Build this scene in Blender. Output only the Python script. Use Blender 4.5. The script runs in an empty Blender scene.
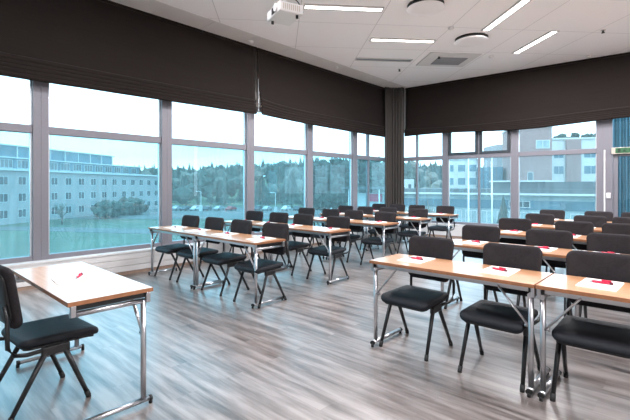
import bpy, bmesh, math, random
from mathutils import Vector, Matrix, noise
R = math.radians
PI = math.pi
random.seed(7)
SC = bpy.context.scene
COL = SC.collection

# ------------------------------------------------------------------ camera
# world frame: +y runs along the window wall away from the viewer, +x to the right,
# the viewer stands at the origin, eyes at 1.4 m, turned 42.75 degrees to the left.
TH = R(42.75)
CT, ST = math.cos(TH), math.sin(TH)
cam_d = bpy.data.cameras.new('camera')
cam = bpy.data.objects.new('camera', cam_d)
COL.objects.link(cam)
cam.location = (0, 0, 1.4)
cam.rotation_euler = (R(90), 0, TH)
cam_d.sensor_width = 36
cam_d.lens = 23.43
cam_d.shift_y = -0.0381
cam_d.clip_end = 2000
cam_d.clip_start = 0.05
SC.camera = cam

# ------------------------------------------------------------------ world, exposure
SC.view_settings.view_transform = 'Standard'
SC.view_settings.look = 'None'
SC.view_settings.gamma = 1
SC.view_settings.use_curve_mapping = False
SC.view_settings.exposure = 0.18
SKY_STRENGTH = 4.7
LAMP_W = 102.0
LAMP_EMIT = 5.0
w = bpy.data.worlds.new('overcast_sky')
SC.world = w
w.use_nodes = True
nt = w.node_tree
nt.nodes.clear()
wo = nt.nodes.new('ShaderNodeOutputWorld')
bg = nt.nodes.new('ShaderNodeBackground')
tc = nt.nodes.new('ShaderNodeTexCoord')
mp = nt.nodes.new('ShaderNodeMapping')
mp.inputs['Scale'].default_value = (1.0, 1.0, 4.0)
nz = nt.nodes.new('ShaderNodeTexNoise')
nz.inputs['Scale'].default_value = 2.2
nz.inputs['Detail'].default_value = 5
cr = nt.nodes.new('ShaderNodeValToRGB')
cr.color_ramp.elements[0].position = 0.35
cr.color_ramp.elements[0].color = (0.52, 0.73, 0.90, 1)
cr.color_ramp.elements[1].position = 0.62
cr.color_ramp.elements[1].color = (0.72, 0.88, 1.0, 1)
nt.links.new(tc.outputs['Generated'], mp.inputs['Vector'])
nt.links.new(mp.outputs['Vector'], nz.inputs['Vector'])
nt.links.new(nz.outputs['Fac'], cr.inputs['Fac'])
nt.links.new(cr.outputs['Color'], bg.inputs['Color'])
bg.inputs['Strength'].default_value = SKY_STRENGTH
nt.links.new(bg.outputs[0], wo.inputs[0])

# daylight entering the two glazed walls (sky portals: they only guide sampling)
def portal(name, loc, rz, w_, h_):
    l = bpy.data.lights.new(name, 'AREA')
    l.shape = 'RECTANGLE'
    l.size = w_
    l.size_y = h_
    l.cycles.is_portal = True
    o = bpy.data.objects.new(name, l)
    COL.objects.link(o)
    o.location = loc
    o.rotation_euler = (R(90), 0, rz)
    return o

# ------------------------------------------------------------------ materials
def nodes(name):
    m = bpy.data.materials.new(name)
    m.use_nodes = True
    t = m.node_tree
    b = t.nodes['Principled BSDF']
    return m, t, b

def pmat(name, col, rough=0.5, metal=0.0, nscale=0, namt=0.0, bump=0.0, bscale=200, coat=0, spec=None, coord='Object', vscale=(1, 1, 1)):
    m, t, b = nodes(name)
    b.inputs['Base Color'].default_value = (*col, 1)
    b.inputs['Roughness'].default_value = rough
    b.inputs['Metallic'].default_value = metal
    if coat:
        b.inputs['Coat Weight'].default_value = coat
        b.inputs['Coat Roughness'].default_value = 0.08
    if spec is not None:
        b.inputs['Specular IOR Level'].default_value = spec
    tcn = t.nodes.new('ShaderNodeTexCoord')
    mpn = t.nodes.new('ShaderNodeMapping')
    mpn.inputs['Scale'].default_value = vscale
    t.links.new(tcn.outputs[coord], mpn.inputs['Vector'])
    if nscale:
        n = t.nodes.new('ShaderNodeTexNoise')
        n.inputs['Scale'].default_value = nscale
        n.inputs['Detail'].default_value = 4
        t.links.new(mpn.outputs[0], n.inputs['Vector'])
        r = t.nodes.new('ShaderNodeValToRGB')
        r.color_ramp.elements[0].position = 0.3
        r.color_ramp.elements[1].position = 0.7
        r.color_ramp.elements[0].color = (*[c * (1 - namt) for c in col], 1)
        r.color_ramp.elements[1].color = (*[min(1, c * (1 + namt)) for c in col], 1)
        t.links.new(n.outputs['Fac'], r.inputs['Fac'])
        t.links.new(r.outputs['Color'], b.inputs['Base Color'])
    if bump:
        n2 = t.nodes.new('ShaderNodeTexNoise')
        n2.inputs['Scale'].default_value = bscale
        t.links.new(mpn.outputs[0], n2.inputs['Vector'])
        bp = t.nodes.new('ShaderNodeBump')
        bp.inputs['Strength'].default_value = bump
        bp.inputs['Distance'].default_value = 0.01
        t.links.new(n2.outputs['Fac'], bp.inputs['Height'])
        t.links.new(bp.outputs[0], b.inputs['Normal'])
    return m

def emat(name, col, strength):
    m, t, b = nodes(name)
    b.inputs['Base Color'].default_value = (*col, 1)
    b.inputs['Emission Color'].default_value = (*col, 1)
    b.inputs['Emission Strength'].default_value = strength
    return m

def glass_mat(name, tint, refl=1.0, haze_veil=0.04):
    m = bpy.data.materials.new(name)
    m.use_nodes = True
    t = m.node_tree
    t.nodes.clear()
    out = t.nodes.new('ShaderNodeOutputMaterial')
    tr = t.nodes.new('ShaderNodeBsdfTransparent')
    tr.inputs[0].default_value = (*tint, 1)
    gl = t.nodes.new('ShaderNodeBsdfGlossy')
    gl.inputs['Roughness'].default_value = 0.0
    gl.inputs['Color'].default_value = (1, 1, 1, 1)
    fr = t.nodes.new('ShaderNodeFresnel')
    fr.inputs['IOR'].default_value = 1.5
    geo = t.nodes.new('ShaderNodeNewGeometry')
    inv = t.nodes.new('ShaderNodeMath')
    inv.operation = 'SUBTRACT'
    inv.inputs[0].default_value = refl
    mu = t.nodes.new('ShaderNodeMath')
    mu.operation = 'MULTIPLY'
    mu.use_clamp = True
    mx = t.nodes.new('ShaderNodeMixShader')
    t.links.new(geo.outputs['Backfacing'], inv.inputs[1])
    t.links.new(inv.outputs[0], mu.inputs[0])
    t.links.new(fr.outputs[0], mu.inputs[1])
    t.links.new(mu.outputs[0], mx.inputs[0])
    # translucent veil imitating outdoor haze, streaked like water marks on the pane
    tl = t.nodes.new('ShaderNodeBsdfTranslucent')
    tl.inputs[0].default_value = (0.75, 0.92, 0.95, 1)
    tcn = t.nodes.new('ShaderNodeTexCoord')
    mpn = t.nodes.new('ShaderNodeMapping')
    mpn.inputs['Scale'].default_value = (5, 5, 0.35)
    n_ = t.nodes.new('ShaderNodeTexNoise')
    n_.inputs['Scale'].default_value = 3.0
    n_.inputs['Detail'].default_value = 5
    rp = t.nodes.new('ShaderNodeMapRange')
    rp.inputs['From Min'].default_value = 0.3
    rp.inputs['From Max'].default_value = 0.7
    rp.inputs['To Min'].default_value = haze_veil * 0.6
    rp.inputs['To Max'].default_value = haze_veil * 1.4
    m2 = t.nodes.new('ShaderNodeMixShader')
    t.links.new(tcn.outputs['Object'], mpn.inputs[0])
    t.links.new(mpn.outputs[0], n_.inputs['Vector'])
    t.links.new(n_.outputs['Fac'], rp.inputs['Value'])
    t.links.new(rp.outputs[0], m2.inputs[0])
    t.links.new(tr.outputs[0], m2.inputs[1])
    t.links.new(tl.outputs[0], m2.inputs[2])
    t.links.new(m2.outputs[0], mx.inputs[1])
    t.links.new(gl.outputs[0], mx.inputs[2])
    t.links.new(mx.outputs[0], out.inputs[0])
    return m

M = {}
M['wall'] = pmat('painted_plaster', (0.62, 0.60, 0.58), 0.7, nscale=6, namt=0.03)
M['fascia'] = pmat('white_panel', (0.66, 0.65, 0.64), 0.5, nscale=3, namt=0.03)
M['frame'] = pmat('grey_aluminium', (0.20, 0.195, 0.22), 0.42, 0.2, nscale=40, namt=0.03)
M['dark_frame'] = pmat('dark_sash', (0.03, 0.04, 0.05), 0.4)
M['gasket'] = pmat('bright_aluminium', (0.72, 0.76, 0.80), 0.3, 0.6)
M['glass'] = glass_mat('tinted_glass', (0.52, 0.74, 0.79), haze_veil=0.06)
M['clear_glass'] = glass_mat('clear_glass', (0.74, 0.84, 0.86))
M['far_glass'] = glass_mat('far_window_glass', (0.70, 0.82, 0.85), haze_veil=0.06)
M['door_glass'] = glass_mat('blue_glass', (0.45, 0.68, 0.76))
M['fabric'] = pmat('charcoal_fabric', (0.017, 0.0145, 0.0165), 0.85, nscale=90, namt=0.25, bump=0.25, bscale=900, spec=0.3)
M['seat_fabric'] = pmat('charcoal_seat_fabric', (0.009, 0.011, 0.015), 0.6, nscale=90, namt=0.25, bump=0.25, bscale=900, spec=0.3)
M['black_metal'] = pmat('black_powder_coat', (0.008, 0.008, 0.009), 0.4)
M['rubber'] = pmat('black_rubber', (0.01, 0.01, 0.01), 0.6)
M['chrome'] = pmat('satin_chrome', (0.50, 0.50, 0.52), 0.30, 1.0)
M['edge'] = pmat('beech_edge_band', (0.30, 0.125, 0.055), 0.45, nscale=30, namt=0.12)
M['paper'] = pmat('white_paper', (0.86, 0.86, 0.84), 0.6, nscale=15, namt=0.01)
M['red'] = pmat('red_plastic', (0.62, 0.010, 0.055), 0.3)
M['dark_red'] = pmat('dark_red_plastic', (0.16, 0.01, 0.02), 0.3)
M['diffuser'] = emat('lamp_diffuser', (1.0, 0.95, 0.93), LAMP_EMIT)
M['unlit'] = pmat('unlit_lamp_tube', (0.20, 0.23, 0.26), 0.4)
M['lampframe'] = pmat('lamp_housing', (0.55, 0.54, 0.53), 0.4)
M['white_plastic'] = pmat('white_plastic', (0.72, 0.71, 0.70), 0.35, nscale=8, namt=0.02)
M['disc'] = pmat('vent_disc', (0.84, 0.83, 0.835), 0.7)
M['cream_plastic'] = pmat('cream_plastic', (0.50, 0.45, 0.38), 0.4)
M['dark_gap'] = pmat('dark_gap', (0.015, 0.014, 0.014), 0.7)
M['grille'] = pmat('grille_grey', (0.30, 0.31, 0.33), 0.5)
M['skirting'] = pmat('brown_skirting', (0.30, 0.21, 0.16), 0.5, nscale=10, namt=0.1)

def wood_top():
    m, t, b = nodes('beech_laminate')
    tcn = t.nodes.new('ShaderNodeTexCoord')
    mpn = t.nodes.new('ShaderNodeMapping')
    mpn.inputs['Scale'].default_value = (1.2, 22, 22)
    n = t.nodes.new('ShaderNodeTexNoise')
    n.inputs['Scale'].default_value = 3
    n.inputs['Detail'].default_value = 6
    n.inputs['Distortion'].default_value = 0.4
    r = t.nodes.new('ShaderNodeValToRGB')
    r.color_ramp.elements[0].position = 0.3
    r.color_ramp.elements[0].color = (0.66, 0.32, 0.15, 1)
    r.color_ramp.elements[1].position = 0.7
    r.color_ramp.elements[1].color = (0.80, 0.43, 0.22, 1)
    t.links.new(tcn.outputs['Object'], mpn.inputs[0])
    t.links.new(mpn.outputs[0], n.inputs['Vector'])
    t.links.new(n.outputs['Fac'], r.inputs['Fac'])
    t.links.new(r.outputs['Color'], b.inputs['Base Color'])
    b.inputs['Roughness'].default_value = 0.30
    b.inputs['Specular IOR Level'].default_value = 1.0
    b.inputs['Coat Weight'].default_value = 1.0
    b.inputs['Coat IOR'].default_value = 1.9
    b.inputs['IOR'].default_value = 1.6
    b.inputs['Coat Roughness'].default_value = 0.22
    return m
M['top'] = wood_top()

def floor_mat():
    m, t, b = nodes('laminate_planks')
    L = t.links.new
    tcn = t.nodes.new('ShaderNodeTexCoord')
    br = t.nodes.new('ShaderNodeTexBrick')
    br.offset = 0.37
    br.inputs['Scale'].default_value = 1.0
    br.inputs['Brick Width'].default_value = 1.25
    br.inputs['Row Height'].default_value = 0.19
    br.inputs['Mortar Size'].default_value = 0.0008
    br.inputs['Mortar Smooth'].default_value = 0.1
    br.inputs['Bias'].default_value = 0.0
    br.inputs['Color1'].default_value = (0.0, 0.0, 0.0, 1)
    br.inputs['Color2'].default_value = (1.0, 1.0, 1.0, 1)
    br.inputs['Mortar'].default_value = (0.5, 0.5, 0.5, 1)
    L(tcn.outputs['Object'], br.inputs['Vector'])
    # per plank shift of the grain
    mul = t.nodes.new('ShaderNodeVectorMath')
    mul.operation = 'MULTIPLY_ADD'
    mul.inputs[1].default_value = (7.0, 3.0, 9.0)
    L(br.outputs['Color'], mul.inputs[0])
    L(tcn.outputs['Object'], mul.inputs[2])
    mp1 = t.nodes.new('ShaderNodeMapping')
    mp1.inputs['Scale'].default_value = (0.6, 6.5, 1)
    L(mul.outputs[0], mp1.inputs[0])
    n1 = t.nodes.new('ShaderNodeTexNoise')
    n1.inputs['Scale'].default_value = 1.9
    n1.inputs['Detail'].default_value = 7
    n1.inputs['Roughness'].default_value = 0.58
    n1.inputs['Distortion'].default_value = 0.5
    L(mp1.outputs[0], n1.inputs['Vector'])
    r1 = t.nodes.new('ShaderNodeValToRGB')
    e = r1.color_ramp.elements
    e[0].position = 0.35
    e[0].color = (0.040, 0.032, 0.029, 1)
    e[1].position = 0.61
    e[1].color = (0.31, 0.28, 0.268, 1)
    e2 = e.new(0.45)
    e2.color = (0.135, 0.114, 0.105, 1)
    # long soft streaks that run on across the joints
    mp3 = t.nodes.new('ShaderNodeMapping')
    mp3.inputs['Scale'].default_value = (0.55, 5.5, 1)
    n3 = t.nodes.new('ShaderNodeTexNoise')
    n3.inputs['Scale'].default_value = 2.3
    n3.inputs['Detail'].default_value = 6
    n3.inputs['Roughness'].default_value = 0.6
    L(tcn.outputs['Object'], mp3.inputs[0])
    L(mp3.outputs[0], n3.inputs['Vector'])
    mf = t.nodes.new('ShaderNodeMix')
    mf.inputs['Factor'].default_value = 0.55
    L(n1.outputs['Fac'], mf.inputs['A'])
    L(n3.outputs['Fac'], mf.inputs['B'])
    L(mf.outputs['Result'], r1.inputs['Fac'])
    # plank tone
    mx = t.nodes.new('ShaderNodeMix')
    mx.data_type = 'RGBA'
    mx.blend_type = 'MULTIPLY'
    mx.inputs['Factor'].default_value = 1
    r2 = t.nodes.new('ShaderNodeValToRGB')
    r2.color_ramp.elements[0].color = (0.93, 0.92, 0.91, 1)
    r2.color_ramp.elements[1].color = (1.04, 1.03, 1.02, 1)
    L(br.outputs['Color'], r2.inputs['Fac'])
    L(r1.outputs['Color'], mx.inputs['A'])
    L(r2.outputs['Color'], mx.inputs['B'])
    mx2 = t.nodes.new('ShaderNodeMix')
    mx2.data_type = 'RGBA'
    mx2.inputs['B'].default_value = (0.17, 0.145, 0.13, 1)
    L(br.outputs['Fac'], mx2.inputs['Factor'])
    L(mx.outputs['Result'], mx2.inputs['A'])
    L(mx2.outputs['Result'], b.inputs['Base Color'])
    b.inputs['Roughness'].default_value = 0.30
    b.inputs['Specular IOR Level'].default_value = 1.0
    b.inputs['Coat Weight'].default_value = 0.5
    b.inputs['Coat Roughness'].default_value = 0.3
    bp = t.nodes.new('ShaderNodeBump')
    bp.inputs['Strength'].default_value = 0.12
    bp.inputs['Distance'].default_value = 0.004
    L(n1.outputs['Fac'], bp.inputs['Height'])
    L(bp.outputs[0], b.inputs['Normal'])
    return m
M['floor'] = floor_mat()

def ceiling_mat():
    m, t, b = nodes('ceiling_tiles')
    L = t.links.new
    tcn = t.nodes.new('ShaderNodeTexCoord')
    mpn = t.nodes.new('ShaderNodeMapping')
    mpn.vector_type = 'TEXTURE'
    mpn.inputs['Rotation'].default_value = (0, 0, TH + R(5.2))
    L(tcn.outputs['Object'], mpn.inputs[0])
    ad = t.nodes.new('ShaderNodeVectorMath')
    ad.inputs[1].default_value = (-1.73 + 1.365 * 10, -7.107 + 1.26 * 10, 0)
    L(mpn.outputs[0], ad.inputs[0])
    br = t.nodes.new('ShaderNodeTexBrick')
    br.offset = 0
    br.inputs['Scale'].default_value = 1.0
    br.inputs['Brick Width'].default_value = 1.365
    br.inputs['Row Height'].default_value = 1.26
    br.inputs['Mortar Size'].default_value = 0.006
    br.inputs['Color1'].default_value = (0.88, 0.87, 0.875, 1)
    br.inputs['Color2'].default_value = (0.89, 0.88, 0.885, 1)
    br.inputs['Mortar'].default_value = (0.58, 0.58, 0.59, 1)
    L(ad.outputs[0], br.inputs['Vector'])
    L(br.outputs['Color'], b.inputs['Base Color'])
    b.inputs['Roughness'].default_value = 0.8
    return m
M['ceiling'] = ceiling_mat()

def blind_mat():
    m, t, b = nodes('brown_blind_fabric')
    L = t.links.new
    tcn = t.nodes.new('ShaderNodeTexCoord')
    mpn = t.nodes.new('ShaderNodeMapping')
    mpn.inputs['Scale'].default_value = (1, 1, 60)
    n = t.nodes.new('ShaderNodeTexNoise')
    n.inputs['Scale'].default_value = 3
    r = t.nodes.new('ShaderNodeValToRGB')
    r.color_ramp.elements[0].position = 0.3
    r.color_ramp.elements[0].color = (0.0125, 0.0088, 0.0074, 1)
    r.color_ramp.elements[1].position = 0.7
    r.color_ramp.elements[1].color = (0.018, 0.0128, 0.0108, 1)
    L(tcn.outputs['Object'], mpn.inputs[0])
    L(mpn.outputs[0], n.inputs['Vector'])
    L(n.outputs['Fac'], r.inputs['Fac'])
    L(r.outputs['Color'], b.inputs['Base Color'])
    b.inputs['Roughness'].default_value = 0.8
    b.inputs['Specular IOR Level'].default_value = 0.15
    b.inputs['Sheen Weight'].default_value = 0.05
    return m
M['blind'] = blind_mat()
M['curtain'] = pmat('taupe_curtain', (0.085, 0.078, 0.072), 0.85, nscale=50, namt=0.1, spec=0.2)

# ------------------------------------------------------------------ mesh builder
class MB:
    def __init__(self):
        self.bm = bmesh.new()

    def box(self, x0, x1, y0, y1, z0, z1, T=None):
        vs = [Vector((x, y, z)) for x in (x0, x1) for y in (y0, y1) for z in (z0, z1)]
        if T:
            vs = [T(v) for v in vs]
        v = [self.bm.verts.new(p) for p in vs]
        for f in ((0, 1, 3, 2), (4, 6, 7, 5), (0, 4, 5, 1), (2, 3, 7, 6), (0, 2, 6, 4), (1, 5, 7, 3)):
            self.bm.faces.new([v[i] for i in f])
        return self

    def tube(self, pts, r, n=8, sy=1.0, smooth=True, r2=None):
        pts = [Vector(p) for p in pts]
        rings = []
        N = len(pts)
        for i, p in enumerate(pts):
            d = (pts[min(i + 1, N - 1)] - pts[max(i - 1, 0)]).normalized()
            up = Vector((0, 0, 1)) if abs(d.z) < 0.9 else Vector((0, 1, 0))
            a = d.cross(up).normalized()
            b = d.cross(a).normalized()
            rr = r if r2 is None else r + (r2 - r) * i / (N - 1)
            rings.append([self.bm.verts.new(p + a * (rr * math.cos(2 * PI * k / n)) + b * (rr * sy * math.sin(2 * PI * k / n))) for k in range(n)])
        for i in range(N - 1):
            for k in range(n):
                f = self.bm.faces.new([rings[i][k], rings[i][(k + 1) % n], rings[i + 1][(k + 1) % n], rings[i + 1][k]])
                f.smooth = smooth
        self.bm.faces.new(rings[0][::-1])
        self.bm.faces.new(rings[-1])
        return self

    def lathe(self, prof, n=32, c=(0, 0)):
        # prof: list of (radius, z); ends with radius 0 are closed
        rings = []
        for (r, z) in prof:
            if r <= 1e-6:
                rings.append([self.bm.verts.new((c[0], c[1], z))])
            else:
                rings.append([self.bm.verts.new((c[0] + r * math.cos(2 * PI * k / n), c[1] + r * math.sin(2 * PI * k / n), z)) for k in range(n)])
        for a, b in zip(rings, rings[1:]):
            for k in range(n):
                k2 = (k + 1) % n
                if len(a) == 1 and len(b) == 1:
                    continue
                if len(a) == 1:
                    f = self.bm.faces.new([a[0], b[k2], b[k]])
                elif len(b) == 1:
                    f = self.bm.faces.new([a[k], a[k2], b[0]])
                else:
                    f = self.bm.faces.new([a[k], a[k2], b[k2], b[k]])
                f.smooth = True
        return self

    def pad(self, w_, d_, t_, rc, re, warp=None, n=10):
        # cushion: rounded rectangle w x d (x, y), thickness t (z), corner radius rc, edge radius re
        def outline(ins, scale=1.0):
            out = []
            hw, hd, rr = w_ / 2 - ins, d_ / 2 - ins, max(rc - ins, 0.005)
            for cx, cy, a0 in ((1, 1, 0), (-1, 1, 90), (-1, -1, 180), (1, -1, 270)):
                for k in range(n):
                    a = R(a0 + 90 * k / (n - 1))
                    out.append((scale * (cx * (hw - rr) + rr * math.cos(a)), scale * (cy * (hd - rr) + rr * math.sin(a))))
            return out
        levels = []
        for s in (0.15, 0.4, 0.65, 0.85):
            levels.append((outline(re, s), -t_ / 2))
        for k in range(6):
            a = R(-90 + 180 * k / 5)
            levels.append((outline(re * (1 - math.cos(a))), t_ / 2 * math.sin(a) if re >= t_ / 2 else (t_ / 2) * math.sin(a)))
        for s in (0.85, 0.65, 0.4, 0.15):
            levels.append((outline(re, s), t_ / 2))
        W = warp or (lambda v: v)
        rings = [[self.bm.verts.new(W(Vector((x, y, z)))) for x, y in o] for o, z in levels]
        m = len(rings[0])
        for a, b in zip(rings, rings[1:]):
            for k in range(m):
                f = self.bm.faces.new([a[k], a[(k + 1) % m], b[(k + 1) % m], b[k]])
                f.smooth = True
        self.bm.faces.new(rings[0][::-1]).smooth = True
        self.bm.faces.new(rings[-1]).smooth = True
        return self

    def grid(self, P, nu, nv, smooth=True):
        vs = [[self.bm.verts.new(P(i / nu, j / nv)) for j in range(nv + 1)] for i in range(nu + 1)]
        for i in range(nu):
            for j in range(nv):
                f = self.bm.faces.new([vs[i][j], vs[i + 1][j], vs[i + 1][j + 1], vs[i][j + 1]])
                f.smooth = smooth
        return self

    def build(self, name, mat, parent=None, bevel=0, solid=0, loc=None):
        bmesh.ops.remove_doubles(self.bm, verts=self.bm.verts, dist=1e-6)
        bmesh.ops.recalc_face_normals(self.bm, faces=self.bm.faces)
        me = bpy.data.meshes.new(name)
        self.bm.to_mesh(me)
        self.bm.free()
        me.materials.append(mat)
        o = bpy.data.objects.new(name, me)
        COL.objects.link(o)
        if parent:
            o.parent = parent
        if loc:
            o.location = loc
        if bevel:
            b = o.modifiers.new('bevel', 'BEVEL')
            b.width = bevel
            b.segments = 2
            b.limit_method = 'ANGLE'
        if solid:
            s = o.modifiers.new('solidify', 'SOLIDIFY')
            s.thickness = solid
            s.offset = 0
        return o

def empty(name, loc=(0, 0, 0), rz=0):
    o = bpy.data.objects.new(name, None)
    COL.objects.link(o)
    o.empty_display_size = 0.1
    o.location = loc
    o.rotation_euler = (0, 0, rz)
    return o

def tag(o, label=None, cat=None, group=None, kind=None):
    if label: o['label'] = label
    if cat: o['category'] = cat
    if group: o['group'] = group
    if kind: o['kind'] = kind
    return o

KIDS = {}
def copy_tree(o, parent=None):
    c = o.copy()
    COL.objects.link(c)
    if parent:
        c.parent = parent
    for ch in [k for k in o.children]:
        copy_tree(ch, c)
    return c

def struct(o):
    o['kind'] = 'structure'
    return o

# ------------------------------------------------------------------ room
XL = -6.62      # blind plane on the window wall
XG = -6.80      # glass plane
H = 4.25
FA = R(4.27)
FC = Vector((-6.62, 10.55, 0))
def FW(v):      # local (s along far wall, d outwards, z) -> world
    return Vector((FC.x + v.x * math.cos(FA) - v.y * math.sin(FA), FC.y + v.x * math.sin(FA) + v.y * math.cos(FA), v.z))
XR, YB = 5.6, -3.4

struct(MB().box(-7.05, XR + 0.2, YB - 0.2, 12.0, -0.15, 0).build('floor', M['floor']))
struct(MB().box(-7.05, XR + 0.2, YB - 0.2, 12.0, H, H + 0.2).build('ceiling', M['ceiling']))
struct(MB().box(XR, XR + 0.2, YB - 0.2, 11.45, 0, H).build('wall_right', M['wall']))
struct(MB().box(-6.6, XR, YB - 0.2, YB, 0, H).build('wall_back', M['wall']))
struct(MB().box(-7.0, XG + 0.06, YB - 0.2, 10.9, 3.06, H).box(-7.0, XG + 0.06, YB - 0.2, 10.9, 0, 0.33).build('wall_left', M['wall']))
struct(MB().box(-0.45, 12.15, 0.12, 0.4, 3.06, H, FW).box(-0.45, 5.2, 0.12, 0.4, 0, 0.33, FW).box(6.3, 12.15, 0.12, 0.4, 0, 3.06, FW).build('wall_far', M['wall']))

# ceiling border panels along the windows
b = MB()
yy = YB
while yy < 10.3:
    b.box(-6.74, -6.07, yy + 0.004, min(yy + 0.93, 10.4) - 0.004, H - 0.006, H)
    yy += 0.93
struct(b.build('trim_1', M['fascia']))

# low casing under the windows, with grooved panels
def casing(name, y0, y1, T, d0, d1):
    b = MB()
    b.box(d0, d1 + 0.012, y0, y1, 0.335, 0.36, T)
    for z0, z1 in ((0.05, 0.135), (0.145, 0.235), (0.245, 0.33)):
        b.box(d0, d1, y0, y1, z0, z1, T)
    b.box(d0, d1 - 0.012, y0, y1, 0.05, 0.335, T)
    return struct(b.build(name, M['fascia']))
def TL(v): return Vector((v.x, v.y, v.z))
casing('baseboard_left', YB, 10.45, TL, -6.74, -6.6)
struct(MB().box(-6.74, -6.61, YB, 10.45, 0, 0.05).build('trim_2', M['skirting']))
def TF(v): return FW(Vector((v.y, v.x, v.z)))
b = MB()
b.box(0.12, -0.012, 0.0, 5.2, 0.335, 0.36, TF)
for z0, z1 in ((0.05, 0.135), (0.145, 0.235), (0.245, 0.33)):
    b.box(0.12, 0.0, 0.0, 5.2, z0, z1, TF)
b.box(0.12, 0.012, 0.0, 5.2, 0.05, 0.335, TF)
struct(b.build('baseboard_far', M['fascia']))
struct(MB().box(0.12, 0.01, 0.0, 5.2, 0, 0.05, TF).build('trim_3', M['skirting']))

# windows: each module a structure object with frame, transom bar, edge strip and panes
WZ0, WZ1 = 0.33, 3.06
def window(n, a0, a1, m0, m1, T, thin=None, sash=None, t0=2.138, t1=2.247, gb=0.425, gl='glass'):
    """a0..a1 the module between mullion centres, m0/m1 half mullion widths; local (d, along, z), d>0 outwards."""
    root = struct(empty('window_%d' % n))
    f = MB()
    f.box(-0.07, 0.07, a0, a0 + m0, WZ0, WZ1, T)
    f.box(-0.07, 0.07, a1 - m1, a1, WZ0, WZ1, T)
    f.box(-0.06, 0.07, a0 + m0, a1 - m1, WZ0, gb, T)
    f.box(-0.06, 0.07, a0 + m0, a1 - m1, 2.98, WZ1, T)
    f.box(-0.05, 0.06, a0 + m0, a1 - m1, t0, t1, T)
    if thin:
        f.box(-0.045, 0.05, thin - 0.025, thin + 0.025, gb, 2.98, T)
    fr = struct(f.build('window_frame', M['frame'], root, bevel=0.004))
    g = MB()
    g.box(-0.012, 0.03, a0 + m0, a0 + m0 + 0.022, gb, 2.98, T)
    g.box(-0.012, 0.03, a1 - m1 - 0.022, a1 - m1, gb, 2.98, T)
    struct(g.build('glazing_bead', M['gasket'], root))
    cuts = [a0 + m0 + 0.022] + ([thin - 0.025, thin + 0.025] if thin else []) + [a1 - m1 - 0.022]
    for k in range(0, len(cuts), 2):
        p0, p1 = cuts[k], cuts[k + 1]
        struct(MB().box(-0.004, 0.004, p0, p1, gb, t0, T).build('lower_pane', M[gl], root))
        struct(MB().box(-0.004, 0.004, p0, p1, t1, 2.98, T).build('upper_pane', M['clear_glass'], root))
        if sash:
            s = MB()
            w_ = 0.062
            s.box(-0.075, -0.01, p0, p0 + w_, t1, 2.98, T).box(-0.075, -0.01, p1 - w_, p1, t1, 2.98, T)
            s.box(-0.075, -0.01, p0 + w_, p1 - w_, t1, t1 + w_, T).box(-0.075, -0.01, p0 + w_, p1 - w_, 2.92, 2.98, T)
            so = struct(s.build('opening_sash', M['dark_frame'], root, bevel=0.004))
    return root
def TWL(v): return Vector((XG - v.x, v.y, v.z))
def TWF(v): return FW(Vector((v.y, 0.18 + v.x, v.z)))
mull = [-3.6, -1.9, -0.15, 1.615, 3.49, 5.325, 7.12, 8.89, 10.62]
for i in range(len(mull) - 1):
    window(i + 1, mull[i], mull[i + 1], 0.095, 0.095, TWL, thin=9.56 if i == 7 else None)
window(9, -0.12, 1.57, 0.08, 0.08, TWF, thin=0.72, gl='far_glass')
window(10, 1.57, 3.34, 0.08, 0.08, TWF, thin=2.47, sash=True, gl='far_glass')
window(11, 3.34, 5.14, 0.08, 0.10, TWF, gl='far_glass')

# glazed door at the far right, with its fixed upper light
d = struct(empty('door_1'))
struct(MB().box(-0.07, 0.07, 5.14, 5.33, 0, WZ1, TWF).box(-0.07, 0.07, 6.3, 6.4, 0, WZ1, TWF).box(-0.05, 0.06, 5.33, 6.3, 2.15, 2.22, TWF).box(-0.05, 0.06, 5.33, 6.3, 2.98, WZ1, TWF).build('door_frame', M['frame'], d, bevel=0.004))
leaf = struct(MB().box(-0.03, 0.03, 5.335, 5.42, 0.01, 2.145, TWF).box(-0.03, 0.03, 6.21, 6.295, 0.01, 2.145, TWF).box(-0.03, 0.03, 5.42, 6.21, 0.01, 0.2, TWF).box(-0.03, 0.03, 5.42, 6.21, 2.05, 2.145, TWF).build('door_leaf', M['frame'], d, bevel=0.003))
struct(MB().box(-0.004, 0.004, 5.42, 6.21, 0.2, 2.05, TWF).build('door_pane', M['door_glass'], leaf))
struct(MB().box(-0.004, 0.004, 5.33, 6.3, 2.22, 2.98, TWF).build('upper_pane', M['door_glass'], d))
hp = [TWF(Vector(p)) for p in ((-0.03, 6.15, 1.02), (-0.09, 6.15, 1.02), (-0.09, 6.03, 1.02))]
struct(MB().tube(hp, 0.011, 8).build('door_handle', M['chrome'], leaf))
# cable duct and switch on the post between window and door
struct(MB().box(-0.09, -0.07, 5.17, 5.20, 0.4, 2.2, TWF).build('trim_4', M['fascia']))
sw = MB().box(-0.098, -0.07, 5.215, 5.295, 1.13, 1.25, TWF).build('wall_switch', M['white_plastic'], bevel=0.004)
tag(sw, 'small white switch plate on the grey post beside the glass door', 'switch')
MB().box(-0.104, -0.098, 5.23, 5.28, 1.15, 1.23, TWF).build('rocker', M['white_plastic'], sw, bevel=0.002)

# green exit sign over the door
ex_g = emat('exit_green', (0.03, 0.12, 0.05), 0.05)
ex = empty('exit_sign')
tag(ex, 'green illuminated exit sign over the glass door at the right edge', 'exit sign')
MB().box(-0.12, -0.072, 5.31, 5.86, 2.10, 2.24, TWF).build('housing', M['cream_plastic'], ex, bevel=0.004)
MB().box(-0.124, -0.12, 5.38, 5.85, 2.115, 2.225, TWF).build('sign_face', ex_g, ex)
mk = MB()
ex_k = pmat('sign_dark', (0.01, 0.03, 0.015), 0.5)
def TS(v): return TWF(Vector((-0.126 + v.x, v.y, v.z)))
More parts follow.
